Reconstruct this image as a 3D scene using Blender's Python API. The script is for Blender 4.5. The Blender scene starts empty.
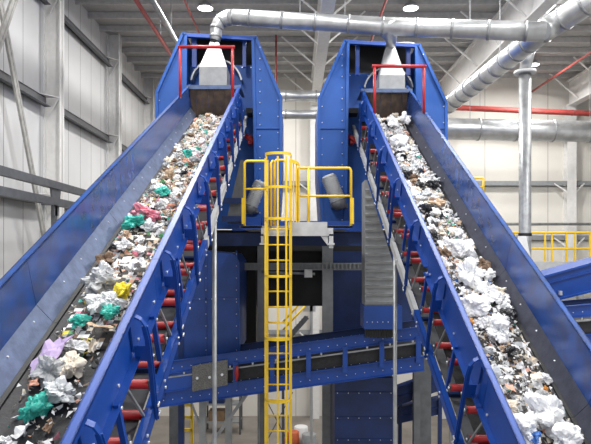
import bpy, bmesh, math, random
from mathutils import Vector, Matrix, noise
R = random.Random(7)
scn = bpy.context.scene
COL = scn.collection
H0 = 8.3      # camera height above the hall floor
F = 600.0
def W(px, py, D):
    return Vector(((px-295.5)/F*D, D, H0+(250-py)/F*D))
def V(*a): return Vector(a)

# ---------------------------------------------------------------- materials
MATS = {}
def mat(name, col, rough=0.5, metal=0.0, var=0.12, scale=6.0, bump=0.0, bscale=40.0, col2=None, emit=None, spec=0.5, alpha=None):
    if name in MATS: return MATS[name]
    m = bpy.data.materials.new(name); m.use_nodes = True
    nt = m.node_tree; b = nt.nodes['Principled BSDF']
    tc = nt.nodes.new('ShaderNodeTexCoord')
    nz = nt.nodes.new('ShaderNodeTexNoise'); nz.inputs['Scale'].default_value = scale; nz.inputs['Detail'].default_value = 5
    nt.links.new(tc.outputs['Object'], nz.inputs['Vector'])
    rp = nt.nodes.new('ShaderNodeValToRGB')
    c2 = col2 or tuple(c*(1-var*2) for c in col)
    rp.color_ramp.elements[0].position = 0.35; rp.color_ramp.elements[1].position = 0.62
    rp.color_ramp.elements[0].color = (*c2, 1); rp.color_ramp.elements[1].color = (*col, 1)
    nt.links.new(nz.outputs['Fac'], rp.inputs['Fac'])
    nt.links.new(rp.outputs['Color'], b.inputs['Base Color'])
    b.inputs['Roughness'].default_value = rough
    b.inputs['Metallic'].default_value = metal
    b.inputs['Specular IOR Level'].default_value = spec
    if alpha is not None: b.inputs['Alpha'].default_value = alpha
    if bump:
        n2 = nt.nodes.new('ShaderNodeTexNoise'); n2.inputs['Scale'].default_value = bscale
        nt.links.new(tc.outputs['Object'], n2.inputs['Vector'])
        bp = nt.nodes.new('ShaderNodeBump'); bp.inputs['Strength'].default_value = bump; bp.inputs['Distance'].default_value = 0.02
        nt.links.new(n2.outputs['Fac'], bp.inputs['Height']); nt.links.new(bp.outputs['Normal'], b.inputs['Normal'])
    if emit:
        b.inputs['Emission Color'].default_value = (*col, 1); b.inputs['Emission Strength'].default_value = emit
    MATS[name] = m
    return m

BLUE = mat('blue_paint', (0.003, 0.054, 0.31), 0.42, var=0.08, scale=3)
BLUE2 = mat('blue_paint_housing', (0.008, 0.085, 0.37), 0.55, var=0.06, scale=2)
BLUED = mat('dark_blue_paint_and_shade', (0.004, 0.024, 0.12), 0.5, var=0.15, scale=3)  # dark blue parts, and painted shade on the machine base side casing
BLUEW = mat('blue_trough_plate', (0.014, 0.078, 0.33), 0.27, spec=.9, metal=0.15, var=0.15, scale=4, col2=(0.025, 0.060, 0.20))
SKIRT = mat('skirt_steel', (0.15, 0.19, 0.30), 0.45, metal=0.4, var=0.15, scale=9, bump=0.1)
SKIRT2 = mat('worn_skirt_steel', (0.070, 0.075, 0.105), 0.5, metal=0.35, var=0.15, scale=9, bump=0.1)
BELT = mat('black_rubber_belt', (0.024, 0.024, 0.027), 0.65, var=0.2, scale=15, bump=0.3)
BLACK = mat('black_steel_and_shade', (0.008, 0.008, 0.010), 0.6, var=0.2)  # black parts, and painted shade on the machine base and behind housing windows
RED = mat('red_paint', (0.42, 0.014, 0.018), 0.4, var=0.15)
REDP = mat('red_pipe_paint', (0.46, 0.07, 0.06), 0.5, var=0.1)
YEL = mat('yellow_paint', (0.90, 0.60, 0.03), 0.4, var=0.05)
GALV = mat('galvanised_steel', (0.36, 0.37, 0.38), 0.45, metal=0.5, var=0.14, scale=5)
GALVL = mat('bright_duct_steel', (0.60, 0.61, 0.62), 0.34, metal=0.75, var=0.12, scale=3, bump=0.08, bscale=8)
GREY = mat('grey_steel_paint', (0.30, 0.31, 0.32), 0.5, var=0.08)
LGREY = mat('light_grey_steel', (0.52, 0.53, 0.54), 0.5, var=0.06)
DGREY = mat('dark_grey_steel', (0.11, 0.115, 0.125), 0.5, var=0.12)
WHITE = mat('white_sheet', (0.80, 0.80, 0.79), 0.5, var=0.05)
BOLT = mat('bolt_steel', (0.75, 0.76, 0.78), 0.3, metal=0.6, var=0.05)
CURT = mat('brown_rubber_strip', (0.085, 0.055, 0.035), 0.6, var=0.25, scale=6, col2=(0.03, 0.02, 0.016))
COLM = mat('column_paint', (0.74, 0.73, 0.71), 0.55, var=0.04)
CEIL = mat('roof_deck', (0.46, 0.45, 0.43), 0.7, var=0.06)
PURL = mat('purlin_steel', (0.48, 0.47, 0.455), 0.6, var=0.08)

def seam_mat(name, col, seamcol, axis, pitch, rough=0.55, seam=0.03):
    m = bpy.data.materials.new(name); m.use_nodes = True
    nt = m.node_tree; b = nt.nodes['Principled BSDF']
    g = nt.nodes.new('ShaderNodeNewGeometry'); s = nt.nodes.new('ShaderNodeSeparateXYZ')
    nt.links.new(g.outputs['Position'], s.inputs[0])
    d = nt.nodes.new('ShaderNodeMath'); d.operation = 'DIVIDE'; d.inputs[1].default_value = pitch
    nt.links.new(s.outputs[axis], d.inputs[0])
    f = nt.nodes.new('ShaderNodeMath'); f.operation = 'FRACT'; nt.links.new(d.outputs[0], f.inputs[0])
    l = nt.nodes.new('ShaderNodeMath'); l.operation = 'LESS_THAN'; l.inputs[1].default_value = seam
    nt.links.new(f.outputs[0], l.inputs[0])
    nz = nt.nodes.new('ShaderNodeTexNoise'); nz.inputs['Scale'].default_value = 0.7; nz.inputs['Detail'].default_value = 4
    nt.links.new(g.outputs['Position'], nz.inputs['Vector'])
    r = nt.nodes.new('ShaderNodeValToRGB'); r.color_ramp.elements[0].position = .3; r.color_ramp.elements[1].position = .7
    r.color_ramp.elements[0].color = (*[c*.9 for c in col], 1); r.color_ramp.elements[1].color = (*col, 1)
    nt.links.new(nz.outputs['Fac'], r.inputs[0])
    mx = nt.nodes.new('ShaderNodeMix'); mx.data_type = 'RGBA'
    nt.links.new(l.outputs[0], mx.inputs['Factor']); nt.links.new(r.outputs[0], mx.inputs['A']); mx.inputs['B'].default_value = (*seamcol, 1)
    nt.links.new(mx.outputs['Result'], b.inputs['Base Color']); b.inputs['Roughness'].default_value = rough
    return m
WALL_L = seam_mat('wall_sandwich_panel', (0.66, 0.66, 0.66), (0.22, 0.22, 0.22), 1, 1.1)
WALL_B = seam_mat('wall_cream_panel', (0.74, 0.71, 0.65), (0.42, 0.40, 0.37), 0, 3.15, seam=0.012)
FLOOR = mat('concrete_floor', (0.24, 0.215, 0.19), 0.7, var=0.15, scale=0.8, bump=0.1)

# ---------------------------------------------------------------- mesh builder
class MB:
    def __init__(s): s.bm = bmesh.new(); s.mi = 0
    def m(s, i): s.mi = i; return s
    def _f(s, vs):
        try:
            f = s.bm.faces.new(vs); f.material_index = s.mi; return f
        except ValueError: return None
    def hexa(s, p):           # 8 corners: bottom 4, top 4
        v = [s.bm.verts.new(q) for q in p]
        for a in ((3,2,1,0),(4,5,6,7),(0,1,5,4),(1,2,6,5),(2,3,7,6),(3,0,4,7)): s._f([v[i] for i in a])
        return s
    def box(s, a, b):
        x0,x1 = sorted((a[0],b[0])); y0,y1 = sorted((a[1],b[1])); z0,z1 = sorted((a[2],b[2]))
        return s.hexa([(x0,y0,z0),(x1,y0,z0),(x1,y1,z0),(x0,y1,z0),(x0,y0,z1),(x1,y0,z1),(x1,y1,z1),(x0,y1,z1)])
    def prism(s, pts, ext):
        a = [s.bm.verts.new(p) for p in pts]; b = [s.bm.verts.new(Vector(p)+Vector(ext)) for p in pts]
        s._f(a); s._f(b[::-1]); n = len(a)
        for i in range(n): s._f([a[(i+1)%n], a[i], b[i], b[(i+1)%n]])
        return s
    def bar(s, p0, p1, w, t, side=None):        # rectangular bar: w along side, t along the third axis
        p0 = Vector(p0); p1 = Vector(p1); d = (p1-p0).normalized()
        side = Vector(side) if side is not None else (V(0,0,1) if abs(d.z) < .9 else V(1,0,0))
        side = (side - d*side.dot(d)).normalized(); o = d.cross(side)
        q = [p+side*a*w/2+o*b*t/2 for p in (p0,p1) for a,b in ((-1,-1),(1,-1),(1,1),(-1,1))]
        return s.hexa(q)
    def strip(s, path, side, w, t):             # flat bar swept along a path
        side = Vector(side).normalized(); P = [Vector(p) for p in path]; prev = None
        for i, p in enumerate(P):
            d = (P[min(i+1,len(P)-1)]-P[max(i-1,0)]).normalized(); o = d.cross(side).normalized()
            ring = [s.bm.verts.new(p+side*a*w/2+o*b*t/2) for a,b in ((-1,-1),(1,-1),(1,1),(-1,1))]
            if prev:
                for k in range(4): s._f([prev[k],prev[(k+1)%4],ring[(k+1)%4],ring[k]])
            else: s._f(ring[::-1])
            prev = ring
        s._f(prev); return s
    def tube(s, path, r, seg=12, cap=True):
        P = [Vector(p) for p in path]; prev = None
        rs = r if isinstance(r, (list, tuple)) else [r]*len(P)
        up = None
        for i, p in enumerate(P):
            d = (P[min(i+1,len(P)-1)]-P[max(i-1,0)]).normalized()
            if up is None: up = V(0,0,1) if abs(d.z) < .9 else V(0,1,0)
            x = d.cross(up).normalized(); y = x.cross(d).normalized(); up = y
            ring = [s.bm.verts.new(p+(x*math.cos(a)+y*math.sin(a))*rs[i]) for a in [2*math.pi*k/seg for k in range(seg)]]
            if prev:
                for k in range(seg):
                    f = s._f([prev[k],prev[(k+1)%seg],ring[(k+1)%seg],ring[k]])
                    if f: f.smooth = True
            elif cap: s._f(ring[::-1])
            prev = ring
        if cap: s._f(prev)
        return s
    def bolts(s, pts, d, r=0.012, h=0.012):
        for p in pts: s.tube([p, Vector(p)+Vector(d).normalized()*h], r, 6)
        return s
    def build(s, name, mats, parent=None):
        bm = s.bm; bmesh.ops.recalc_face_normals(bm, faces=bm.faces)
        me = bpy.data.meshes.new(name)
        if not isinstance(mats, (list, tuple)): mats = [mats]
        xs = [v.co for v in bm.verts]
        if parent is None:
            lo = Vector([min(c[i] for c in xs) for i in range(3)]); hi = Vector([max(c[i] for c in xs) for i in range(3)])
            org = V((lo.x+hi.x)/2, (lo.y+hi.y)/2, lo.z)
        else:
            org = WL[parent.name]
        bmesh.ops.translate(bm, verts=bm.verts, vec=-org)
        bm.to_mesh(me); bm.free()
        for m_ in mats: me.materials.append(m_)
        o = bpy.data.objects.new(name, me); COL.objects.link(o)
        if parent is not None: o.parent = parent; WL[o.name] = org.copy()
        else: o.location = org; WL[o.name] = org.copy()
        return o
WL = {}
def tag(o, label=None, cat=None, group=None, kind=None):
    if label: o['label'] = label
    if cat: o['category'] = cat
    if group: o['group'] = group
    if kind: o['kind'] = kind
    return o
def thing(name, loc, label, cat, group=None):
    o = bpy.data.objects.new(name, None); COL.objects.link(o); o.location = loc; o.empty_display_size = .2
    WL[o.name] = Vector(loc); return tag(o, label, cat, group)
def struct(o): o['kind'] = 'structure'; return o

# ---------------------------------------------------------------- room shell
XL, XR, YB, ZC = -7.5, 19.0, 30.0, 16.9
struct(MB().box((XL-.3,-4,-.2),(XR+.3,YB+.3,0)).build('floor', FLOOR))
struct(MB().box((XL-.25,-4,0),(XL,YB+.25,ZC)).build('wall_left', WALL_L))
struct(MB().box((XL,YB,0),(XR,YB+.25,ZC)).build('wall_back', WALL_B))
struct(MB().box((XR,-4,0),(XR+.25,YB+.25,ZC)).build('wall_right', WALL_L))
struct(MB().box((XL-.25,-4,ZC),(XR+.25,YB+.25,ZC+.2)).build('ceiling', CEIL))
tr = MB()
for k in range(20):
    y = 29.2-k*1.25
    tr.bar((XL,y,ZC-.12),(XR,y,ZC-.12),.22,.08)
struct(tr.build('trim_1', PURL)); bpy.data.objects['trim_1']['label'] = 'steel roof purlins'
n = 2
for X in (0.95, 7.3, 13.6):        # rafters with fly braces and the back wall columns under them
    b = MB()
    b.box((X-.07,2,ZC-1.45),(X+.07,YB-.3,ZC-.24)); b.box((X-.2,2,ZC-1.5),(X+.2,YB-.3,ZC-1.43)); b.box((X-.2,2,ZC-.3),(X+.2,YB-.3,ZC-.24))
    struct(b.build('trim_%d' % n, COLM)); n += 1
    b = MB()
    for k in range(9):
        y = 28.6-k*2.5
        for sx in (-1, 1): b.bar((X+sx*.1,y,ZC-1.4),(X+sx*1.5,y,ZC-.2),.05,.05)
    struct(b.build('trim_%d' % n, COLM)); n += 1
    b = MB()
    b.box((X-.22,YB-.5,0),(X+.22,YB-.46,ZC-1.4)); b.box((X-.22,YB-.06,0),(X+.22,YB,ZC-1.4)); b.box((X-.03,YB-.46,0),(X+.03,YB-.06,ZC-1.4))
    struct(b.build('trim_%d' % n, COLM)); n += 1
for Y in (6.0, 12.0, 18.0, 24.0, 29.8):     # left wall columns (H section)
    b = MB()
    b.box((XL,Y-.02,0),(XL+.5,Y+.02,ZC)); b.box((XL+.46,Y-.16,0),(XL+.5,Y+.16,ZC)); b.box((XL,Y-.16,0),(XL+.05,Y+.16,ZC))
    struct(b.build('trim_%d' % n, COLM)); n += 1
for z in (4.0, 7.0, 9.75, 12.65, 15.65):                 # left wall girts with brackets
    b = MB()
    for Y in (0, 6.0, 12.0, 18.0, 24.0):
        b.m(0).box((XL+.12,Y+.2,z-.14),(XL+.16,Y+5.65,z+.14)); b.box((XL+.02,Y+.2,z+.11),(XL+.16,Y+5.65,z+.14)); b.box((XL+.12,Y+.2,z-.14),(XL+.3,Y+5.65,z-.12))
        b.m(1)
        for ye in (Y+.12, Y+5.84):
            sg = 1 if ye < Y+1 else -1
            b.prism([(XL+.1,ye,z+.17),(XL+.48,ye,z+.17),(XL+.1,ye+sg*.5,z+.17)], (0,0,.03))
            b.bar((XL+.46,ye,z+.17),(XL+.2,ye,z-.3),.04,.03)
    struct(b.build('trim_%d' % n, [DGREY, COLM])); n += 1
b = MB()                                     # back wall girts
for z in (4.2, 8.9, 11.6):
    b.m(0).box((XL,YB-.2,z-.13),(XR,YB-.16,z+.13)); b.box((XL,YB-.2,z-.13),(XR,YB,z-.1))
    b.m(1)
    for X in (.95, 7.3, 13.6):
        for sx in (-1,1): b.bar((X+sx*.2,YB-.45,z-.45),(X+sx*.75,YB-.2,z),.06,.05)
struct(b.build('trim_%d' % n, [GREY, COLM])); n += 1
def wall_brace(p0, p1):
    global n
    b = MB(); d = V(0,.07,0)
    b.bar(Vector(p0)-d, Vector(p1)-d, .12,.06,(0,1,0)); b.bar(Vector(p0)+d, Vector(p1)+d, .08,.06,(0,1,0))
    o = struct(b.build('trim_%d' % n, mat('brace_steel',(.40,.39,.37),.6))); n += 1
wall_brace((-7.1,13.3,16.8),(-7.1,17.9,6.6)); wall_brace((-7.05,16.3,16.8),(-7.05,10.5,6.5))

# ---------------------------------------------------------------- conveyors
def conveyor(name, O, U, width, out, L, plate, skirt_n, belt_n, ins, rib_pitch, rib0, rolls, length, label, skirtm, split):
    """O: far top edge of the wall nearer the aisle.  out = +1/-1: x direction that points to the aisle."""
    U = Vector(U).normalized(); X = V(out,0,0); X = (X-U*X.dot(U)).normalized()
    N = X.cross(U) if X.cross(U).z > 0 else U.cross(X)
    def P(u, v, nn): return O + U*u + X*v + N*nn       # v>0 = towards the aisle, wall at v=0, far wall at v=-width
    base = P(length*.5, -width/2, -L)
    t = thing(name, base, label, 'conveyor')
    U0 = -1.3
    def slab(bd, u0, u1, a, c):    # a,c: (v,n) extents
        q = [P(u,v,nn) for nn in (a[1],c[1]) for (u,v) in ((u0,a[0]),(u1,a[0]),(u1,c[0]),(u0,c[0]))]
        bd.hexa(q)
    # side wall sections with top lip
    ns = 6; UW = -.35; seg = (length-UW)/ns
    for side in (0, -width):
        sg = 1 if side == 0 else -1
        for k in range(ns):
            u0 = UW+k*seg; u1 = u0+seg-.006; plt = plate*(.84 if k < 3 else 1)
            b = MB(); depth = -plt if side == 0 else skirt_n-.06
            slab(b, u0, u1, (side-sg*.012, depth), (side, 0)); slab(b, u0, u1, (side-sg*.012, -.02), (side+sg*.055, 0.0)); slab(b,u0,u1,(side+sg*.043,-.05),(side+sg*.055,0))
            if side == 0: slab(b, u0, u1, (0, -plt), (.06, -plt+.015))
            b.m(1)
            if side == 0:
                b.bolts([P(u0+.15+j*seg/4, .0, -plt+.07) for j in range(4)], X, .014, .015)
            b.build('side_wall', [BLUE if side == 0 else BLUEW, BOLT], t)
        for k in range(ns):
            if sg == 1 :
                b = MB(); u0 = UW+k*seg; u1 = u0+seg-.006
                b.prism([P(u0,-.014,skirt_n),P(u0,-.014,skirt_n-.03),P(u0,-ins,belt_n+.015),P(u0,-ins,belt_n+.03)], U*(u1-u0))
                b.build('skirt_plate', skirtm, t)
            else:
                b = MB(); u0 = UW+k*seg; u1 = u0+seg-.006
                b.prism([P(u0,side+.014,skirt_n),P(u0,side+.014,skirt_n-.03),P(u0,side+ins,belt_n+.02),P(u0,side+ins,belt_n+.035)], U*(u1-u0))
                b.m(1).bolts([P(u0+.2+j*.55, side+.014+ins*.3, skirt_n-.3*(skirt_n-belt_n)+.0) for j in range(4)], X*.6+N, .011, .01)
                b.m(2).prism([P(u0,side+ins,belt_n+.045),P(u0,side+ins,belt_n),P(u0,side+ins+.035,belt_n),P(u0,side+ins+.035,belt_n+.03)], U*(u1-u0))
                b.build('skirt_plate', [skirtm, BOLT, BLACK], t)
    # belt: carrying run (slightly troughed) and return run
    b = MB()
    wl = [(-width-.02+ins, .02), (-width+.3, -.02), (-width/2, -.03), (-.3, -.02), (-ins+.03, .02)]
    b.prism([P(U0,v,belt_n+d) for v,d in wl]+[P(U0,v,belt_n+d-.015) for v,d in wl[::-1]], U*(length-U0))
    b.build('belt', BELT, t)
    b = MB(); slab(b, U0, length, (-width+.08, belt_n-.32-.22*(L-.9)), (-.06, belt_n-.305-.22*(L-.9))); b.build('return_belt', BELT, t)
    # rollers: carrying and return idlers
    k = 0; u = .4
    while u < length-.3:
        for nn, r, uu in ((belt_n-.09, .042, u), (belt_n-.25-.22*(L-.9), .042, u+.2)):
            ro = MB().tube([P(uu,-width+.12,nn), P(uu,.055,nn)], r, 10).build('roller', RED, t)
            MB().bar(P(uu,.062,nn-.05), P(uu,.062,nn+.05), .06,.012,U).build('roller_bracket', DGREY, ro)
            MB().tube([P(uu,.06,nn),P(uu,.08,nn)], .014, 6).build('shaft_end', BOLT, ro)
        u += rolls
    # bottom stringers: galvanised above, blue below
    for sd in (.12, -width-.12):
        for (u0,u1,m_) in ((U0, split, LGREY), (split+.005, length, BLUE)):
            b = MB(); sgn = 1 if sd > 0 else -1
            slab(b, u0, u1, (sd-.008*sgn, -L-.125), (sd, -L)); slab(b, u0, u1, (sd-.07*sgn, -L-.012), (sd, -L)); slab(b, u0, u1, (sd-.07*sgn, -L-.125), (sd, -L-.113))
            if sd > 0:
                b.m(1); j = u0+.25
                while j < u1: b.bolts([P(j,sd,-L-.04),P(j,sd,-L-.11)], X, .014,.015); j += .7
            b.build('stringer', [m_, BOLT], t)
    # ribs
    u = rib0; i = 0
    while u < length-.2:
        for sd in (1, -1):
            v0 = 0 if sd > 0 else -width
            b = MB()
            pth = [(.012,-.36),(.012,-.12),(.025,-.07),(.06,-.045),(.10,-.07),(.128,-.13),(.142,-.25),(.142,-.5),(.138,-L*.8),(.132,-L-.13)]
            b.strip([P(u, v0+sd*a, c) for a,c in pth], U, .045, .014)
            b.strip([P(u, v0+sd*(a-.008), c) for a,c in pth[5:]], U, .014, .05)
            slab(b, u-.006, u+.006, (v0+sd*.02, -plate-.02), (v0+sd*.11, -plate*.72))
            b.m(1)
            if sd > 0:
                b.bolts([P(u-.015,v0+.15,c) for c in (-plate+.02,-L+.02,-L-.07)]+[P(u+.015,v0+.15,c) for c in (-L+.02,-L-.07)], X,.014,.015)
            b.build('rib', [BLUE, BOLT], t)
        b = MB(); um = u+rib_pitch*.5
        if um < length-.2:
            b.bar(P(um,.03,-plate+.04), P(um,.05,-L+.04), .045,.04, U); b.m(1).bolts([P(um,.055,-plate+.0)],X,.014,.015)
            b.build('post', [BLUE, BOLT], t)
            b = MB(); b.bar(P(um,.07,-L-.07), P(um,-width-.07,-L-.07), .05,.05, U); b.build('cross_member', BLUED, t)
        # diagonal brace rod
        b = MB(); b.bar(P(u+.12,.06,-L+.0), P(u+.35,.03,-plate-.02), .02,.02, U); b.build('brace_rod', GALV, t)
        u += rib_pitch; i += 1
    # under pan between the stringers
    b = MB(); slab(b, U0, length, (-width-.0, -L-.1), (-.0, -L-.088)); b.build('under_pan', DGREY, t)
    return t, P, U, X, N
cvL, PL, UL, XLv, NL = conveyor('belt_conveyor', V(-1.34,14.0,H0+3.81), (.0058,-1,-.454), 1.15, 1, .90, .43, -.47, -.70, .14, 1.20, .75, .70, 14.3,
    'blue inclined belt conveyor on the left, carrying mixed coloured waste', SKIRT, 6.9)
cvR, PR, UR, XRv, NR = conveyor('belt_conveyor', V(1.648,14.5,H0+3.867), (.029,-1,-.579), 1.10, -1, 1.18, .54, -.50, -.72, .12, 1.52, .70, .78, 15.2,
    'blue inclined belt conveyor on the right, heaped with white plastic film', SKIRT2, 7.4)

BLUEM0 = mat('scuffed_blue_plate', (0.07,0.12,0.26), .45, var=.2)
# curtain strips, cover plate, extraction hood
def curtain(P, width, u, nn, drop, label):
    t = thing('strip_curtain', P(u,-width/2,nn-drop), label, 'curtain')
    k = 8; w = (width-.05)/k
    for i in range(k):
        b = MB(); v0 = -.025-i*w; uo = u+R.uniform(-.01,.01)+(.012 if i%2 else 0)
        q = [P(a, v, z) for z in (nn-drop+R.uniform(0,.03), nn) for a,v in ((uo,v0),(uo+.008,v0),(uo+.008,v0-w+.004),(uo,v0-w+.004))]
        b.hexa(q); b.build('strip', CURT, t)
curtain(PL, 1.15, .03, -.0, .68, 'brown rubber strip curtain at top of the left conveyor')
curtain(PR, 1.10, .03, -.0, .68, 'brown rubber strip curtain at top of the right conveyor')

def hood(cx, w, ybox0, ybox1, yneck, D, wneck, label, cv):
    z = lambda py: H0+(250-py)/F*D
    X = (cx-295.5)/F*D
    t = thing('extraction_hood', (X,D,z(ybox1)), label, 'hood')
    hw = w/F*D/2; dp = .34
    b = MB(); b.box((X-hw,D-dp,z(ybox1)),(X+hw,D+dp,z(ybox0))); b.box((X-hw-.03,D-dp-.03,z(ybox1)),(X+hw+.03,D+dp+.03,z(ybox1)+.03)); b.build('box', GREY, t)
    n2 = wneck/F*D/2
    zb, zn = z(ybox0), z(yneck)
    b = MB(); b.hexa([(X-hw,D-dp,zb),(X+hw,D-dp,zb),(X+hw,D+dp,zb),(X-hw,D+dp,zb),(X-n2,D-n2,zn),(X+n2,D-n2,zn),(X+n2,D+n2,zn),(X-n2,D+n2,zn)])
    cn = b.build('cone', GALVL, t)
    b = MB(); b.tube([(X,D,zn-.02),(X,D,zn+.09)], n2*1.08, 16); b.build('collar', BLACK, cn)
    return X, zn+.07, n2
hxL, hzL, hrL = hood(215, 27, 71, 90.5, 43.5, 14.45, 8.5, 'pyramid shaped galvanised hood above the left conveyor, below the duct elbow', cvL)
hxR, hzR, hrR = hood(390, 25, 79, 93.3, 48.5, 14.95, 9, 'pyramid shaped galvanised hood above the right conveyor, below the duct funnel', cvR)
for P, w, lab in ((PL,1.15,'left'), (PR,1.10,'right')):
    a0, a1 = P(.04,.07,0), P(.04,-w-.07,0); b = MB(); xa, xb = sorted((a0.x,a1.x)); b.box((xa,a0.y,a0.z+.005),(xb,a0.y+1.0,a0.z+.04)); b.box((xa,a0.y-.015,a0.z-.05),(xb,a0.y,a0.z+.04))
    b.m(1).bolts([(xa+.1+i*.23,a0.y+.06,a0.z+.04) for i in range(5)], (0,0,1),.012,.015)
    tag(b.build('cover_plate', [BLUEM0, BOLT]), 'steel cover plate over the top end of the %s conveyor' % lab, 'cover plate')

# red pipe frames astride the conveyor walls
def red_frame(P, w, D, O, h, label):
    U = UL if P is PL else UR; u = (O-D)/(-U.y)
    a = P(u,-.015,0); c = P(u,-w+.015,0); zt = a.z+h
    t = thing('pipe_arch', (a+c)/2, label, 'pipe arch')
    for p in (a, c): MB().tube([(p.x,p.y,p.z-.03),(p.x,p.y,zt-.02)], .032, 10).build('post', RED, t)
    s_ = 1 if c.x > a.x else -1
    MB().tube([(a.x-.05*s_,a.y,zt),(c.x+.05*s_,c.y,zt)], .036, 10).build('crossbar', RED, t)
red_frame(PL, 1.15, 12.85, 14.0, 1.06, 'red pipe guard frame straddling the upper left conveyor')
red_frame(PR, 1.10, 12.95, 14.5, 1.0, 'red pipe guard frame straddling the upper right conveyor')

# ---------------------------------------------------------------- drum housings (towers)
def tower(outline, inner, ups, wy, bottom, drumc, D, label, mirror):
    """pixel-measured front elevation at distance D"""
    t = thing('drum_housing', W((outline[0][0]+outline[-1][0])/2, bottom, D+1.5), label, 'machine housing')
    T = .6
    xl, xtl, xtr, xr = outline[0][0], outline[1][0], outline[2][0], outline[3][0]
    yl, yt, ytr, yr = outline[0][1], outline[1][1], outline[2][1], outline[3][1]
    # wings
    for side in (0, 1):
        if side == 0: pts = [(xl,yl),(xtl,yt),(xtl+3,yt+1),(inner[0],bottom),(xl+4,bottom),(xl,bottom-60)]
        else: pts = [(xtr-3,ytr+1),(xtr,ytr),(xr,yr),(xr,bottom-60),(xr-4,bottom),(inner[1],bottom)]
        b = MB(); b.prism([W(x,y,D) for x,y in pts], (0,3.2,0))
        e = V(0,-.05,0)
        # raised edge flanges
        for i in range(len(pts)):
            p, q = W(*pts[i],D), W(*pts[(i+1)%len(pts)],D)
            b.bar(p+e*.5, q+e*.5, .05,.07,(0,1,0))
        xs = [p[0] for p in pts]; b.bar(W(min(xs)+1,128,D)+e*.4, W(max(xs)-2,128,D)+e*.4, .04,.05,(0,1,0))
        xb = inner[side]; b.m(1)
        b.bolts([W(xb+(3 if side else -3), y, D)+e*.1 for y in range(int(yt)+14,int(bottom)-4,11)], (0,-1,0), .012,.055)
        xo = outline[3][0]-3 if side else outline[0][0]+3
        b.bolts([W(xo, y, D)+e for y in range(int(yl)+8,int(bottom)-60,16)], (0,-1,0), .011,.03)
        b.build('wing_panel', [BLUE2, BOLT], t)
    Dr = D+T
    # central recessed front
    x0, x1 = xtl, xtr
    b = MB(); b.prism([W(x0,wy,Dr), W(x1,wy,Dr), W(inner[1],bottom,Dr), W(inner[0],bottom,Dr)], (0,.1,0))
    b.m(1).bolts([W(x0+5+k*9, wy+2.5, Dr) for k in range(8)], (0,-1,0), .012,.02); b.build('front_panel', [BLUE2, BOLT], t)
    b = MB(); b.bar(W(xtl-1,yt+1.2,D+.1), W(xtr+1,ytr+1.2,D+.1), .09,.12,(0,0,1)); b.build('top_beam', BLUE, t)
    for u0,u1 in ups:
        b = MB(); b.hexa([W(u0,wy+2,D+.25),W(u1,wy+2,D+.25),W(u1,wy+2,D+.25)+V(0,.1,0),W(u0,wy+2,D+.25)+V(0,.1,0),W(u0,yt+2,D+.25),W(u1,yt+2,D+.25),W(u1,yt+2,D+.25)+V(0,.1,0),W(u0,yt+2,D+.25)+V(0,.1,0)])
        b.build('upright', BLUE, t)
    zt_, zb_ = W(0,yt+1.5,Dr+.38).z, W(0,wy+3,Dr).z; xa_, xb_ = W(x0+1,0,D).x, W(x1-1,0,D).x
    b = MB(); b.box((xa_,Dr+.35,zb_-.4),(xb_,Dr+.4,zt_)); b.prism([(xa_,D+.16,W(0,yt+1,D).z),(xa_,D+.16,W(0,yt+1,D).z+.02),(xa_,Dr+.4,zt_+.02),(xa_,Dr+.4,zt_)],(xb_-xa_,0,0)); b.build('interior_shade', BLACK, t)  # black sheet stands in for the shaded interior behind the windows
    # grey drum rim showing behind the hood
    c = W(*drumc,Dr-.16); b = MB(); r = .64
    pth = [c+V(math.cos(a)*r,0,math.sin(a)*r) for a in [math.radians(10+k*8) for k in range(21)]]
    b.strip(pth, (0,1,0), .3, .04); b.build('drum_rim', GALV, t)
    # black sensor box and red switch on the aisle side wall
    sx = inner[1]-7 if not mirror else inner[0]+7
    b = MB(); b.box(W(sx-4,108,D+.1),W(sx+4,118,D+.7)); b.build('junction_box', BLACK, t)
    b = MB(); p = W(sx, 139, D+.25); b.tube([p+V(-.12,0,.08),p+V(.02,0,0),p+V(.15,-.05,-.12)], [.06,.07,.03], 8); b.box(p+V(-.05,-.02,-.12),p+V(.05,.45,.1)); b.build('emergency_switch', RED, t)
    return t
tower([(157,93),(183,34),(256,38),(281,98)], (184,257), ((192,196.5),(242.5,246)), 65, 229, (217,86), 14.75,
      'tall blue drum housing behind the top of the left conveyor', False)
tower([(319,99),(345,41),(419,45),(446,103)], (345,420), ((355.5,359.5),(406.5,410.5)), 73, 229, (388,93), 15.3,
      'tall blue drum housing behind the top of the right conveyor', True)

# machine base below both housings, its shade painted in as black and navy
def face(pts, D, dep): return MB().prism([W(x,y,D) for x,y in pts], (0,dep,0))
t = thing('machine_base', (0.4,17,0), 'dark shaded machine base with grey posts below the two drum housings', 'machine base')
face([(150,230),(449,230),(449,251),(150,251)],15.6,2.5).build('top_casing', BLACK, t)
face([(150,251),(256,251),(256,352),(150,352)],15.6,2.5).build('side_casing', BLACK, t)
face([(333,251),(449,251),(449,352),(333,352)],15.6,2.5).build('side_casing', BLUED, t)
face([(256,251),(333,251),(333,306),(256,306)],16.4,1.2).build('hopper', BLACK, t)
for x in (263,327.5):
    b = MB(); a = W(x,235,14.9); 
    b.box((a.x-.13,14.78,0),(a.x+.13,14.8,a.z)); b.box((a.x-.13,15.0,0),(a.x+.13,15.02,a.z)); b.box((a.x-.015,14.8,0),(a.x+.015,15.0,a.z)); b.build('post', GREY, t)
for xx in (175, 425):
    b = MB(); a = W(xx,235,15.5); b.box((a.x-.13,15.4,0),(a.x+.13,15.6,a.z)); b.build('post', DGREY, t)
b = MB(); b.box(W(232,217,14.2),W(262,231,14.5)); b.box(W(262,221,14.2),W(370,232,14.5)); b.build('girder', BLUE, t)
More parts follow.
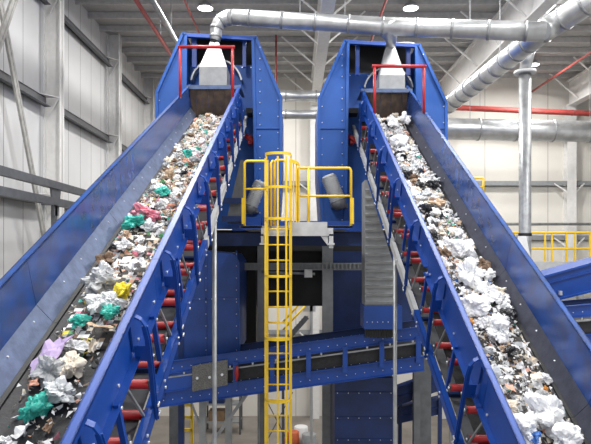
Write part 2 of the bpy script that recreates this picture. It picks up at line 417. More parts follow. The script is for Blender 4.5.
b = MB(); b.box(W(150,233,14.4),W(449,246,14.6)); b.build('girder', BLUED, t)

# cable tray and box
t = thing('cable_tray', W(296,270,14.6), 'grey horizontal cable tray crossing behind the yellow ladder', 'cable tray')
b = MB(); b.box(W(228,263,14.55),W(366,264.2,14.65)); b.box(W(228,269,14.55),W(366,270,14.65)); b.box(W(228,264,14.62),W(366,269,14.65))
for i in range(34): b.box(W(230+i*4,264,14.5),W(231+i*4,269,14.56))
b.build('tray', GREY, t)
b = MB(); b.tube([W(262,272,14.7),W(315,274,14.7)], .03, 8); b.build('conduit', GREY, t)
b = MB(); b.box(W(304.5,269.5,14.45),W(312,277,14.7)); b.box(W(305.5,270.5,14.42),W(311,276,14.45)); tag(b.build('junction_box', WHITE, t), 'white junction box')

# blue bolted chute below the left conveyor
def seamed_box(name, pts, D, dep, m_, label, cat, hy=(), vx=(), bolt=True, back=None):
    t = thing(name, W(sum(p[0] for p in pts)/len(pts), max(p[1] for p in pts), D+dep/2), label, cat)
    b = face(pts, D, dep); b.build('casing', m_, t)
    x0 = min(p[0] for p in pts); x1 = max(p[0] for p in pts); y0 = min(p[1] for p in pts); y1 = max(p[1] for p in pts)
    for y in hy:
        b = MB(); b.box(W(x0+.6,y-.8,D-.03),W(x1-.6,y+.8,D)); b.m(1)
        if bolt: b.bolts([W(x0+3+k*((x1-x0-6)/5),y,D-.03) for k in range(6)], (0,-1,0),.010,.012)
        b.build('seam_flange', [m_, BOLT], t)
    for x in vx:
        b = MB(); b.box(W(x-.8,y0+.6,D-.03),W(x+.8,y1-.6,D)); b.m(1)
        if bolt: b.bolts([W(x,y0+4+k*((y1-y0-8)/9),D-.03) for k in range(10)], (0,-1,0),.010,.012)
        b.build('seam_flange', [m_, BOLT], t)
    return t
BLUEM = mat('blue_chute_paint', (0.008, 0.055, 0.28), 0.45, var=0.12, scale=2)
seamed_box('discharge_chute', [(172,262),(196,250),(234,254),(239.5,262),(239.5,352),(172,366)], 13.3, 1.9, BLUEM,
   'dark blue bolted chute between left conveyor and yellow ladder', 'chute', (299,), (236.5,206))
seamed_box('transfer_chute', [(334.5,378),(394,378),(394,520),(334.5,520)], 13.3, 1.5, BLUED,
   'dark blue ribbed chute under the right end of the lower conveyor', 'chute', (393,418,440,480), ())
# ribbed grey chutes tucked below the inclined conveyors
t = thing('ribbed_chute', W(378,338,13.2), 'grey ribbed chute with blue rim and black brush below right conveyor', 'chute')
b = MB(); b.prism([W(x,y,12.35) for x,y in ((365,180),(367,180),(396,272),(396,306),(365,306))], (0,.6,0))
y = 190
while y < 305:
    xr = min(395.5, 366+(y-180)*.316)
    b.prism([W(365.3,y-1.2,12.35),W(365.3,y+1.6,12.35),W(365.3,y+2.2,12.31),W(365.3,y-.2,12.29)], W(xr,y,12.35)-W(365.3,y,12.35)); y += 8
b.build('ribbed_casing', GREY, t)
b = MB(); b.box(W(364,306,12.3),W(396.5,325,13.0)); b.m(1).bolts([W(367+k*5.3,322,12.3) for k in range(6)],(0,-1,0),.010,.012); b.build('rim', [BLUEM,BOLT], t)
b = MB()
for k in range(26): b.box(W(365+k*1.2,324,12.35+.02*(k%2)),W(366+k*1.2,337+R.uniform(-1,.8),12.45))
b.build('brush', BLACK, t)
t = thing('ribbed_chute', W(234,222,13.4), 'grey ribbed sheet chute below upper left conveyor beside platform', 'chute')
b = MB(); b.prism([W(x,y,13.4) for x,y in ((226,222),(240.5,160),(243,160),(243,222))], (0,.8,0)); b.build('ribbed_casing', DGREY, t)
for ya, yb in ((198,204),(216,222)): MB().box(W(222,ya,13.3),W(242,yb,13.4)).build('rim', BLUED, t)

# ---------------------------------------------------------------- lower cross conveyor
def cross_conveyor(D, x0, x1, yt0, yt1, hh, label, leftplate):
    """x0..x1 pixel range, yt0/yt1 top edge, hh pixel height"""
    lbl = thing('cross_conveyor', W((x0+x1)/2, (yt0+yt1)/2+hh, D+.5), label, 'conveyor')
    def q(fx, fy, dd=0): return W(x0+(x1-x0)*fx, yt0+(yt1-yt0)*fx+hh*fy, D)+V(0,dd,0)
    def chan(f0, f1, nm, m_, dd=0, x_0=0, x_1=1):
        b = MB(); b.prism([q(x_0,f0,dd),q(x_1,f0,dd),q(x_1,f1,dd),q(x_0,f1,dd)], (0,.012,0))
        for f in (f0,f1): b.bar(q(x_0,f,dd-.03),q(x_1,f,dd-.03),.012,.07,(0,0,1))
        b.m(1); nb = int((x1-x0)*(x_1-x_0)/9)
        b.bolts([q(x_0+(x_1-x_0)*(k+.5)/nb,(f0*.4+f1*.6),dd) for k in range(nb)],(0,-1,0),.009,.012)
        b.build(nm,[m_,BOLT],lbl)
    chan(0,.27,'top_rail',BLUE); chan(.68,1,'bottom_rail',BLUE)
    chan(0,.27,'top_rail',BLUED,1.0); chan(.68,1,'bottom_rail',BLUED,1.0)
    b = MB(); b.prism([q(0,.40,.06),q(1,.40,.06),q(1,.66,.06),q(0,.66,.06)], (0,.9,0)); b.build('belt', BELT, lbl)
    b = MB(); b.bar(q(0,.36,.0),q(1,.36,.0),.03,.05,(0,0,1)); b.m(1).bolts([q((k+.5)/12,.33,-.02) for k in range(12)],(0,0,1),.02,.06); b.build('skirt_clamp', [GALV,WHITE], lbl)
    k = x1-6
    while k > x0+4:
        f = (k-x0)/(x1-x0); b = MB(); b.bar(q(f,.22,-.04),q(f,.80,-.04),.10,.03,(1,0,0)); b.build('upright', BLUE, lbl); k -= 36.5
    return q, lbl
q, cc = cross_conveyor(12.6, 150, 424, 364, 326, 44, 'low blue cross conveyor passing behind the yellow ladder', True)
b = MB(); 
b.prism([q(.157,.16,-.09),q(.285,.13,-.09),q(.285,.70,-.09),q(.157,.74,-.09)], (0,.03,0)); b.m(1)
b.bolts([q(.175,.45,-.09),q(.22,.47,-.09),q(.265,.45,-.09)],(0,-1,0),.03,.02)
b.build('mesh_guard', [mat('perforated_guard',(0.20,0.20,0.19),.6,.3,var=.25,scale=60), BOLT], cc)
b = MB(); b.prism([q(0,.25,-.02),q(.155,.25,-.02),q(.155,.70,-.02),q(0,.70,-.02)],(0,.02,0)); b.build('side_panel', BLUE, cc)
b = MB(); p = q(.318,.45,-.1); b.tube([p+V(0,0,.14),p,p+V(.0,0,-.16)],[.03,.05,.03],8); tag(b.build('pull_switch', RED, cc), 'red pull switch')
for x in (199, 226, 262, 428):       # its legs
    f = (x-150)/274.; p = q(min(f,.99),.98,.5)
    b = MB(); b.bar(p, (p.x,p.y,0), .14,.12,(1,0,0)); b.build('leg', DGREY if x > 230 else GREY, cc)
b = MB(); a = q(.18,1,.45); c = q(.36,1,.45); b.bar(V(a.x,a.y,a.z-1.3), c, .07,.07,(0,1,0)); b.bar(V(a.x-.3,a.y,a.z), V(a.x+.3,a.y,a.z-1.6), .04,.04,(0,1,0)); b.build('brace', GREY, cc)
for z0,z1 in ((3.8,5.1),(5.1,3.8)):
    a = q(.40,1,.9); c = q(.52,1,.9); b = MB(); b.bar((a.x,a.y,z0),(c.x,c.y,z1),.02,.02); b.build('brace', DGREY, cc)
# blue beams lower right
for (x0,y0,x1,y1,h,D,lb) in ((397,388,442,372,18,14.2,'short dark blue ribbed beam right of transfer chute, upper of two'),(397,408,442,398,16,14.4,'short dark blue ribbed beam right of transfer chute, lower of two')):
    b = MB(); b.prism([W(x0,y0,D),W(x1,y1,D),W(x1,y1+h,D),W(x0,y0+h,D)],(0,.3,0)); b.bar(W(x0,y0,D-.02),W(x1,y1,D-.02),.04,.1,(0,0,1)); b.bar(W(x0,y0+h*.55,D-.02),W(x1,y1+h*.55,D-.02),.03,.06,(0,0,1))
    b.bar(W(x0+3,y0+h*.8,D+.15),V(W(x0+3,0,D).x,D+.15,0),.08,.08,(1,0,0)); b.bar(W(x1-2,y1+h*.8,D+.15),V(W(x1-2,0,D).x,D+.15,0),.08,.08,(1,0,0))
    tag(b.build('support_beam', BLUED), lb, 'beam')
b = MB(); a = W(424,340,13.6); b.box((a.x-.14,13.5,0),(a.x+.14,13.8,a.z)); tag(b.build('steel_column', DGREY), 'dark grey column behind the right conveyor, standing on the floor', 'column')

# right side blue conveyors
q2, c2 = cross_conveyor(13.2, 522, 680, 310, 296, 44, 'blue open frame conveyor at the right edge behind the right conveyor', False)
for f in (.2,.9):
    p = q2(f,.98,.5); b = MB(); b.bar(p,(p.x,p.y,0),.14,.12,(1,0,0)); b.build('leg', GREY, c2)
t = thing('covered_conveyor', W(600,300,15.5), 'blue enclosed conveyor casing sloping upward at right edge below yellow railing', 'conveyor')
b = MB(); pts = [(535,279),(680,239),(680,270),(535,306)]
b.prism([W(x,y,15.2) for x,y in pts],(0,1.2,0)); b.build('casing', BLUE, t)
b = MB(); b.bar(W(535,279,15.17),W(680,239,15.17),.05,.1,(0,0,1)); b.bar(W(535,287,15.18),W(680,248,15.18),.03,.05,(0,0,1)); b.bar(W(535,305,15.17),W(680,269,15.17),.05,.1,(0,0,1))
b.m(1).bolts([W(558+k*9,300-k*2.4,15.18) for k in range(6)],(0,-1,0),.02,.02); b.m(1).box(W(559.5,291,15.1),W(561,295,15.18)); b.build('flange', [BLUE,BOLT], t)
for x in (548,665):
    b = MB(); p = W(x,295,15.6); b.bar(p,(p.x,p.y,0),.16,.14,(1,0,0)); b.build('leg', GREY, t)

# conveyor legs
for P, u, cv in ((PL,5.75,cvL), (PR,5.55,cvR)):
    p = P(u,.07 if P is PL else .07,-.90-.13 if P is PL else -1.18-.13)
    lg = MB().tube([(p.x,p.y,0),(p.x,p.y,p.z)], .034, 10).build('leg', GALV, cv); lg['label'] = 'slim galvanised leg on the aisle side'
    MB().box((p.x-.1,p.y-.1,0),(p.x+.1,p.y+.1,.02)).build('foot_plate', GALV, lg)
for P, w, L_, cv in ((PL,1.15,.90,cvL),(PR,1.10,1.18,cvR)):
    for u in (1.2, 9.5, 12.4):
        p = P(u,-w-.05,-L_-.13)
        MB().bar((p.x,p.y,0),(p.x,p.y,p.z+.02),.12,.12,(1,0,0)).build('leg', BLUED, cv)

# ---------------------------------------------------------------- platform, rails, ladder
DZ = W(0,226,11.8).z
t = thing('access_platform', V(0.0,13,DZ-.3), 'grey steel access platform at the top of the yellow ladder', 'platform')
b = MB(); xa, xb = W(240,0,11.8).x, W(352,0,11.8).x
b.box((xa,11.72,DZ-.04),(xb,14.2,DZ)); b.build('deck', GREY, t)
b = MB(); b.box(W(261,228,11.7),W(291,236,11.78)); b.box(W(288,222,11.7),W(327,236,11.78)); b.box(W(327,228,11.7),W(333,236,11.78)); b.build('fascia', LGREY, t)
b = MB(); b.box(W(240,226,11.72),W(262,229,11.8)); b.box(W(327,226,11.72),W(352,229,11.8)); b.build('edge_beam', BLUE, t)
for x,wd in ((262.5,3),(331,4)):
    b = MB(); b.box(W(x-wd/2,234,11.7),W(x+wd/2,244+(4 if x>300 else 0),11.8)); b.box(W(x-wd/2-1.5,243,11.68),W(x+wd/2+1,245,11.85)); b.build('bracket', LGREY, t)
b = MB(); b.prism([W(320,235,11.72),W(328,235,11.72),W(328,246,11.72)],(0,.05,0)); b.build('gusset', LGREY, t)
def rail(posts, yt, ym, lab, D=11.8, dep=2.2, corner=None, deck=226):
    t = thing('guard_rail', W(posts[0],deck,D), lab, 'railing')
    r = .026; a, c = posts[0], posts[-1]
    pt = []
    for x,y in ((a,deck),(a,yt+2.5),(a+1,yt+.7),(a+2.5,yt),(c-2.5,yt),(c-1,yt+.7),(c,yt+2.5),(c,deck)): pt.append(W(x,y,D))
    MB().tube(pt, r, 8).build('top_rail', YEL, t)
    MB().tube([W(a,ym,D),W(c,ym,D)], r*.85, 8).build('mid_rail', YEL, t)
    for x in posts[1:-1]: MB().tube([W(x,deck,D),W(x,yt,D)], r, 8).build('post', YEL, t)
    xr = a if corner == 0 else c
    b = MB(); b.bar(W(xr+(1 if corner else -1),deck-2,D), W(xr+(1 if corner else -1),deck-28,D), .07,.05,(1,0,0)); b.build('post_socket', YEL, t)
rail([244.5, 266.5], 161, 189, 'short yellow guard rail left of the ladder cage', corner=0)
rail([297.5, 308.5, 351], 168, 196, 'long yellow guard rail right of the ladder cage', corner=1)

lx0, lx1, LD = (267-295.5)/F*11.6, (290.5-295.5)/F*11.6, 11.6
t = thing('caged_ladder', ((lx0+lx1)/2, LD, 0), 'yellow caged ladder from the floor to the grey platform', 'ladder')
ztop = W(0,160,LD).z
for x in (lx0, lx1):
    b = MB(); b.bar((x,LD,0),(x,LD,ztop),.055,.05,(1,0,0)); b.build('stringer', YEL, t)
z = .3
while z < DZ+.02:
    MB().tube([(lx0,LD,z),(lx1,LD,z)], .016, 8).build('rung', YEL, t); z += .3
xc = (lx0+lx1)/2; rr = .245
def hoop_pts(z, k=14, r=rr):
    pts = [V(lx0,LD,z), V(xc-r, LD-.2, z)]
    for i in range(1,k): 
        a = math.pi + math.pi*i/k
        pts.append(V(xc+math.cos(a)*r, LD-.38+math.sin(a)*r, z))
    pts += [V(xc+r, LD-.2, z), V(lx1,LD,z)]
    return pts
zs = [W(0,y,LD).z for y in (158,190,220,275,335,394)]
while zs[-1] > 2.4: zs.append(zs[-1]-1.15)
for z in zs: 
    b = MB(); b.strip(hoop_pts(z), (0,0,1), .05, .012); b.build('cage_hoop', YEL, t)
for (dx,dy) in ((-.24,-.36),(0.0,-.62),(.155,-.585),(.24,-.36),(-.2,-.52)):
    if dx == -.2: continue
    b = MB(); b.bar((xc+dx,LD+dy,zs[-1]-.05),(xc+dx,LD+dy,ztop-.02),.035,.012,(1,0,0)); b.build('cage_strap', YEL, t)
# upper cage uprights round the landing
for x in (293.5, 296.5, 299):
    b = MB(); b.bar(W(x,225,11.75),W(x,161+ (x-293)*.9,11.75),.03,.03,(1,0,0)); b.build('cage_strap', YEL, t)
hp = [W(274.5,226,11.75),W(274.5,163,11.75),W(276,160,11.75),W(284,160,11.75),W(286,163,11.75),W(286,226,11.75)]
MB().tube(hp,.024,8).build('grab_rail', YEL, t)
MB().tube([W(271,226,11.7),W(271,163,11.7),W(272.5,161,11.7),W(274,161,12.6),W(274,226,12.6)],.024,8).build('grab_rail', YEL, t)
b = MB(); b.strip([W(291,161,11.6),W(296,162,11.68),W(299.5,165,11.76)],(0,0,1),.06,.012); b.build('cage_hoop', YEL, t)

# gear motors
def motor(p0, p1, r, lab):
    p0, p1 = Vector(p0), Vector(p1); d = (p1-p0)
    t = thing('gear_motor', (p0+p1)/2, lab, 'motor')
    mb_ = MB().tube([p0,p1], r, 16).build('body', LGREY, t)
    b = MB()
    for k in range(14): c = p0+d*(k+.5)/14; b.tube([c-d*.012,c+d*.012], r*1.1, 16)
    b.build('cooling_fins', LGREY, mb_)
    MB().tube([p0-d*.12,p0], [r*.8,r*1.05], 16).build('fan_cover', LGREY, t)
    MB().tube([p1,p1+d*.35], [r*1.2,r*.7], 12).build('gearbox', DGREY, t)
    c = p1+d*.2; MB().box(c+V(-.2,0,-.05),c+V(.2,.5,.05)).build('mount', DGREY, t)
motor(W(260,184,14.35),W(251,206,14.35),.15,'grey finned gear motor leaning behind the left guard rail')
motor(W(329,178,14.9),W(338,201,14.9),.18,'grey finned gear motor leaning behind the right guard rail')

# ---------------------------------------------------------------- ducts and pipes
def duct(name, path, r, lab, cat, m_=GALVL, flanges=0, hang=None, seg=20, rr=None):
    P = [Vector(p) for p in path]
    base = min(P, key=lambda v: v.z)
    t = thing(name, base, lab, cat)
    # joint rings
    tot = 0; segs = []
    for a, c in zip(P, P[1:]): segs.append((a,c,(c-a).length)); tot += (c-a).length
    body = MB().tube(P, rr or r, seg).build('pipe', m_, t)
    for k in range(flanges):
        s = tot*(k+.5)/flanges
        for i,(a,c,l) in enumerate(segs):
            if s <= l:
                d = (c-a)/l; p = a+d*s; f = s/l
                R0 = (rr[i]*(1-f)+rr[i+1]*f) if rr else r
                MB().tube([p-d*.03,p+d*.03], R0*1.06, seg).build('flange', GALV if m_ is GALVL else m_, body); break
            s -= l
    for p in hang or ():
        p = Vector(p); MB().bar(p, (p.x,p.y,ZC-.02), .02,.02).build('hanger', GREY, t)
    return t
def bez(a, c, d, k=8):
    a, c, d = Vector(a), Vector(c), Vector(d)
    return [a*(1-s)**2+c*2*s*(1-s)+d*s*s for s in [i/k for i in range(k+1)]]
HL = V(hxL,14.45,hzL)
p_el = bez(W(215.8,35,14.45), W(216,17,14.45), W(233,17.2,14.45))
hdr = [HL, W(215.2,40,14.45)] + p_el
duct('dust_duct', hdr, .14, 'silver duct elbow rising from the left pyramid hood', 'duct', flanges=4, rr=[.11,.13]+[.14+.05*i/8 for i in range(9)])
a, c = W(233,17.2,14.45), W(545,32,13.2)
duct('dust_duct', [a, W(388,26.5,14.0), c], .2, 'long silver header duct crossing above both drum housings', 'duct', flanges=9, rr=[.19,.205,.215],
     hang=[W(300,20,14.3), W(345,20,14.1), W(470,26,13.6)])
# funnel branch down to right hood
f0 = W(388,28,14.1)
t = thing('duct_funnel', (hxR,14.95,hzR), 'silver funnel branch from header duct down to the right pyramid hood', 'duct')
MB().tube([V(f0.x,13.98,f0.z+.12),V(f0.x,14.02,f0.z-.02),V(hxR-.01,14.7,W(0,41.5,14.8).z),V(hxR,14.92,W(0,46,14.95).z)],[.25,.25,.13,.115],16).build('funnel', GALVL, t)
MB().tube([V(hxR,14.92,W(0,44.5,14.92).z),V(hxR,14.95,hzR)],.12,16).build('collar', GALV, t)
duct('dust_duct', [W(625,-22,12.4), W(541,33,14.3), W(446,107,20.5)], .27, 'large diagonal silver duct running down to the right housing', 'duct', flanges=14, rr=[.29,.27,.27],
     hang=[W(500,60,16.8)])
MBo = MB().tube([W(541,31,13.25), W(551,26,13.9)], [.215,.26], 20); tag(MBo.build('duct_joint', GALVL), 'short silver joint where header duct meets diagonal duct', 'duct')
duct('dust_duct', [W(385,127.7,26), W(720,134,26)], .46, 'wide silver duct running along the cream back wall', 'duct', flanges=9, m_=GALVL, hang=[W(470,125,26),W(590,125,26)])
for (y,r,l,zz) in ((96,.22,'upper of two silver ducts between the drum housings',1),(114.5,.18,'lower of two silver ducts between the drum housings',0)):
    duct('dust_duct', [W(240,y-.6,24), W(362,y+.6,24)], r, l, 'duct', flanges=4, hang=[W(250,y,24),W(350,y,24)])
# standing pipe right
px = W(525,0,18.6)
t = thing('standing_duct', (px.x,18.6,0), 'tall vertical grey duct standing in front of the back wall, flanged at top', 'duct')
MB().tube([(px.x,18.6,0),(px.x,18.6,W(0,72,18.6).z)], .185, 20).build('pipe', GALV, t)
MB().tube([(px.x,18.6,W(0,74,18.6).z),(px.x,18.6,W(0,71,18.6).z)], .33, 20).build('flange', LGREY, t)
MB().tube([(px.x,18.6,W(0,71,18.6).z),(px.x-.05,18.2,W(0,50,18.4).z)], [.17,.22], 16).build('top_bend', GALVL, t)
MB().tube([(px.x,18.6,W(0,236,18.6).z),(px.x,18.6,W(0,233,18.6).z)], .2, 16).build('band', BLACK, t)
b = MB(); b.hexa([W(513,272,18.2),W(534,272,18.2),W(534,272,18.4),W(513,272,18.4),W(518,236,18.2),W(526,236,18.2),W(526,236,18.4),W(518,236,18.4)]); tag(b.build('end_sheet', WHITE, t), 'white tapered sheet')
# sprinkler / service pipes
def pipe(a, c, r, m_, lab, hang=()):
    duct('service_pipe', [a,c], r, lab, 'pipe', m_=m_, flanges=3, hang=hang, seg=10)
pipe(V(-4.5,8,H0+7.05),V(-4.5,29.9,H0+7.05),.065,REDP,'red sprinkler pipe running along the left roof side',[V(-4.5,y,H0+7.05) for y in (12,20,27)])
pipe(V(-4.15,8,H0+7.25),V(-4.15,29.9,H0+7.25),.09,GALV,'grey service pipe beside the left red sprinkler pipe',[V(-4.15,y,H0+7.25) for y in (12,20,27)])
pipe(V(-3.6,8,H0+8.1),V(-3.6,29.9,H0+8.1),.035,REDP,'thin red pipe high above the left drum housing',[V(-3.6,y,H0+8.1) for y in (12,20,27)])
pipe(W(385,104.6,28.5),W(760,121,28.5),.13,REDP,'thick red pipe along the back wall above the wide duct',[W(480,107,28.5),W(590,113,28.5)])
pipe(W(276,20,24),V(W(276,0,24).x,24,8),.035,REDP,'thin vertical red pipe between the drum housings')
pipe(V(11.8,10,H0+7.9),V(11.8,29.9,H0+7.9),.05,REDP,'red sprinkler pipe running under the right roof',[V(11.8,y,H0+7.9) for y in (14,24)])
pipe(V(2.9,10,H0+8.0),V(2.9,29.9,H0+8.0),.04,REDP,'thin red pipe under the roof above the right housing',[V(2.9,y,H0+8.0) for y in (14,24)])
pipe(V(XL+.2,29.0,9.55),V(XR-.5,29.0,9.55),.07,GALV,'grey conduit line along the back wall behind yellow railing',[])

# left handrail beams near wall
t = thing('pipe_rack', V(-5.5,13,0), 'dark grey double rail rack beside the left wall', 'rack')
for z,h in ((H0+1.48,.17),(H0+1.10,.17)):
    MB().box((-5.56,8.5,z-h/2),(-5.44,19.5,z+h/2)).build('rail', DGREY, t)
for y in (9.6, 13.7, 15.6, 18.8):
    b = MB(); b.prism([(-5.5,y-.28,H0+1.40),(-5.5,y+.28,H0+1.40),(-5.5,y+.12,H0+.78),(-5.5,y-.12,H0+.78)],(.04,0,0)); b.build('bracket', DGREY, t)
    b = MB(); b.box((-5.56,y-.06,0),(-5.46,y+.06,H0+1.1)); b.build('post', DGREY, t)

# mezzanine on back wall, right
t = thing('mezzanine', V(10,27,0), 'grey mezzanine walkway below yellow railing at the back wall', 'walkway')
zd = W(0,264,25).z
MB().box((6.2,25.1,zd-.25),(XR-.3,28.4,zd)).build('deck', GREY, t)
MB().box((6.2,25.0,zd-.25),(XR-.3,25.1,zd+.1)).build('edge_beam', LGREY, t)
for x in (6.6,12,18): MB().box((x-.1,25.2,0),(x+.1,25.4,zd-.25)).build('post', GREY, t)
t = thing('guard_rail', V(10,25.05,zd), 'yellow railing along the back wall mezzanine, far right', 'railing')
zt, zm = W(0,232.5,25.05).z, W(0,248.5,25.05).z
MB().tube([(6.3,25.05,zt),(XR-.4,25.05,zt)],.045,8).build('top_rail', YEL, t)
MB().tube([(6.3,25.05,zm),(XR-.4,25.05,zm)],.04,8).build('mid_rail', YEL, t)
for x in (480,500,515,529.5,545,552,566.5,575,590,604,620,640,660,690,720):
    p = W(x,0,25.05); b = MB(); b.bar((p.x,25.05,zd),(p.x,25.05,zt),.07,.05,(1,0,0)); b.build('post', YEL, t)
t = thing('guard_rail', W(478,196,22), 'small yellow rail corner showing above the right conveyor wall', 'railing')
MB().tube([W(452,178,22),W(483,178,22),W(483.5,179,22),W(483.5,200,22)],.045,8).build('top_rail', YEL, t)
MB().tube([W(452,187,22),W(483.5,187,22)],.04,8).build('mid_rail', YEL, t)
t2 = thing('upper_landing', W(470,201,22), 'grey landing carrying the small yellow rail behind the right conveyor', 'landing')
p = W(465,201,22); MB().box((p.x-1,21.9,p.z-.1),(p.x+.72,23,p.z)).build('deck', GREY, t2); MB().box((p.x-.1,22.4,0),(p.x+.1,22.6,p.z-.1)).build('post', GREY, t2)

# far background low: yellow stair, machines
t = thing('stairway', W(300,345,22), 'yellow railed stairway far behind, seen through the machine base', 'stairs')
for dy in (0,8): 
    MB().tube([W(283,330-dy,22),W(305,306-dy,22)],.04,8).build('handrail', YEL, t)
b = MB()
for k in range(9): a = W(284+k*2.5,342-k*2.8,22); b.box(a,(a.x+.16,22.9,a.z+.04))
b.bar(W(283,344,22),W(307,317,22),.18,.04,(0,0,1)); b.build('treads', DGREY, t)
b = MB(); b.box(W(303,306,22.3),W(315,310,22.9)); b.box((W(310,0,22).x,22.3,0),(W(313,0,22).x,22.5,W(0,306,22).z)); b.build('landing_frame', LGREY, t)
MB().bar(W(283,344,22.4),V(W(283,0,22).x,22.4,0),.1,.1,(1,0,0)).build('post', DGREY, t)
t = thing('guard_rail', V(W(184,0,19).x,19,0), 'yellow ladder rack standing on the floor below the cross conveyor', 'railing')
for x in (179,192): p = W(x,404,19); MB().bar((p.x,19,0),(p.x,19,p.z),.09,.06,(1,0,0)).build('post', YEL, t)
for y in (405,417,430): MB().bar(W(179,y,19),W(192,y,19),.09,.06,(0,0,1)).build('crossbar', YEL, t)
# drums and pallets on the floor in the distance
for i,(x,D,m_,lab) in enumerate(((292,24.5,'r','orange drum on the hall floor behind the ladder'),(301,25.2,'w','white drum beside the orange drum behind the ladder'),(309,24.2,'g','grey drum right of the white drum behind the ladder'))):
    mm = {'r':mat('orange_plastic',(.55,.12,.04),.5),'w':WHITE,'g':GREY}[m_]
    p = W(x,0,D); b = MB(); b.tube([(p.x,D,0),(p.x,D,.03),(p.x,D,.3),(p.x,D,.32),(p.x,D,.6),(p.x,D,.62),(p.x,D,.88),(p.x,D,.9)],[.28,.29,.29,.305,.305,.29,.29,.26],18)
    tag(b.build('drum_barrel', mm), lab, 'barrel')
for i,(x0,x1,y,lab) in enumerate(((205,240,27,'grey storage rack far back, left of the ladder'),(372,392,26,'grey storage rack far back, right of the posts'))):
    a, c = W(x0,0,y).x, W(x1,0,y).x
    t = thing('storage_rack', ((a+c)/2,y,0), lab, 'rack')
    for z in (.5,1.3,2.1): MB().box((a,y,z),(c,y+.8,z+.06)).build('shelf', GREY, t)
    for xx in (a,c):
        for yy in (y,y+.8): MB().box((xx-.04,yy-.04,0),(xx+.04,yy+.04,2.3)).build('post', DGREY, t)
    for z in (.56,1.36): tag(MB().box((a+.15,y+.1,z),(a+.85,y+.7,z+.45)).build('storage_box', mat('brown_card',(.25,.16,.09),.7) if z < 1 else BLUED), ('brown' if z < 1 else 'dark blue')+' box on the '+lab, 'box')

# ---------------------------------------------------------------- waste
WM = {
 'white': mat('white_film', (0.84,0.84,0.84), .45, var=.03), 'grey': mat('grey_film', (0.46,0.47,0.48), .4, var=.12),
 'clear': mat('clear_film', (0.66,0.68,0.69), .25, var=.06), 'teal': mat('teal_film', (0.05,0.50,0.40), .4, var=.1),
 'pink': mat('pink_film', (0.82,0.28,0.36), .45, var=.08), 'lilac': mat('lilac_card', (0.55,0.42,0.66), .5, var=.05),
 'yellow': mat('yellow_film', (0.90,0.72,0.05), .4, var=.06), 'beige': mat('beige_card', (0.60,0.44,0.30), .7, var=.1),
 'brown': mat('brown_card_scrap', (0.26,0.17,0.11), .75, var=.15), 'black': mat('black_film', (0.015,0.015,0.017), .35, var=.1),
 'cream': mat('cream_paper', (0.78,0.70,0.58), .6, var=.05), 'blue': mat('blue_film', (0.04,0.16,0.50), .4, var=.1),
 'green': mat('green_film', (0.10,0.36,0.14), .45, var=.1), 'orange': mat('orange_peel', (0.85,0.36,0.06), .5, var=.1),
 'salmon': mat('salmon_paper', (0.80,0.42,0.30), .6, var=.08), 'red': mat('red_scrap', (0.55,0.05,0.05), .5, var=.08)}
def crumple(seed, size, flat, sharp=1.0):
    bm = bmesh.new(); bmesh.ops.create_icosphere(bm, subdivisions=4, radius=1)
    o = Vector((seed*3.7, seed*1.3, seed*.7))
    for v in bm.verts:
        d = v.co.normalized()
        a = noise.noise(d*1.3+o); b_ = abs(noise.noise(d*3.1+o*2)); c = abs(noise.noise(d*6.3+o)); e_ = abs(noise.noise(d*12.5-o))
        r = (.84+a*.85-b_*.62*sharp+.16-c*.30*sharp-e_*.10)
        v.co = Vector((d.x*r*1.15, d.y*r, d.z*r*flat))
    bmesh.ops.scale(bm, verts=bm.verts, vec=(size,)*3)
    return bm
def sheet(seed, w, l, thick=.004, wob=.25):
    bm = bmesh.new(); k = 7; rr_ = random.Random(seed); off = Vector((seed*2.1,seed*.9,0))
    g = [[None]*k for _ in range(k)]; g2 = [[None]*k for _ in range(k)]
    for i in range(k):
        for j in range(k):
            x = (i/(k-1)-.5)*w; y = (j/(k-1)-.5)*l
            e = 1-.35*abs(noise.noise(Vector((i*.9,j*.9,seed))))
            if i in (0,k-1) or j in (0,k-1): e *= .75+.3*rr_.random()
            z = (noise.noise(Vector((x/w*2.2,y/l*2.2,0))+off)+.5*abs(noise.noise(Vector((x/w*5,y/l*5,3))+off)))*wob*w
            g[i][j] = bm.verts.new((x*e,y*e,z)); g2[i][j] = bm.verts.new((x*e,y*e,z-thick))
    for i in range(k-1):
        for j in range(k-1):
            bm.faces.new((g[i][j],g[i+1][j],g[i+1][j+1],g[i][j+1])); bm.faces.new((g2[i][j+1],g2[i+1][j+1],g2[i+1][j],g2[i][j]))
    for i in range(k-1):
        for (a,b_) in (((i,0),(i+1,0)),((i+1,k-1),(i,k-1)),((0,i+1),(0,i)),((k-1,i),(k-1,i+1))):
            bm.faces.new((g[a[0]][a[1]],g2[a[0]][a[1]],g2[b_[0]][b_[1]],g[b_[0]][b_[1]]))
    return bm
def to_mesh(bm, name, m_, smooth=False):
    bmesh.ops.recalc_face_normals(bm, faces=bm.faces)
    me = bpy.data.meshes.new(name); bm.to_mesh(me); bm.free(); me.materials.append(m_)
    if smooth:
        for p in me.polygons: p.use_smooth = True
    return me
PROTO = {}
def proto(kind, col, var):
    key = (kind, col, var)
    if key in PROTO: return PROTO[key]
    seed = var*7+sum(ord(ch) for ch in col+kind)%50
    if kind == 'film': me = to_mesh(crumple(seed, .5, .72), 'film_scrap', WM[col])
    elif kind == 'wad': me = to_mesh(crumple(seed, .5, .95, .7), 'plastic_bag', WM[col])
    elif kind == 'card': me = to_mesh(sheet(seed, 1, .7+.3*((seed%5)/5), .02, .10), 'card_scrap', WM[col])
    else: me = to_mesh(sheet(seed, 1, .5+.4*((seed%4)/4), .008, .42), 'paper_scrap', WM[col])
    PROTO[key] = me; return me
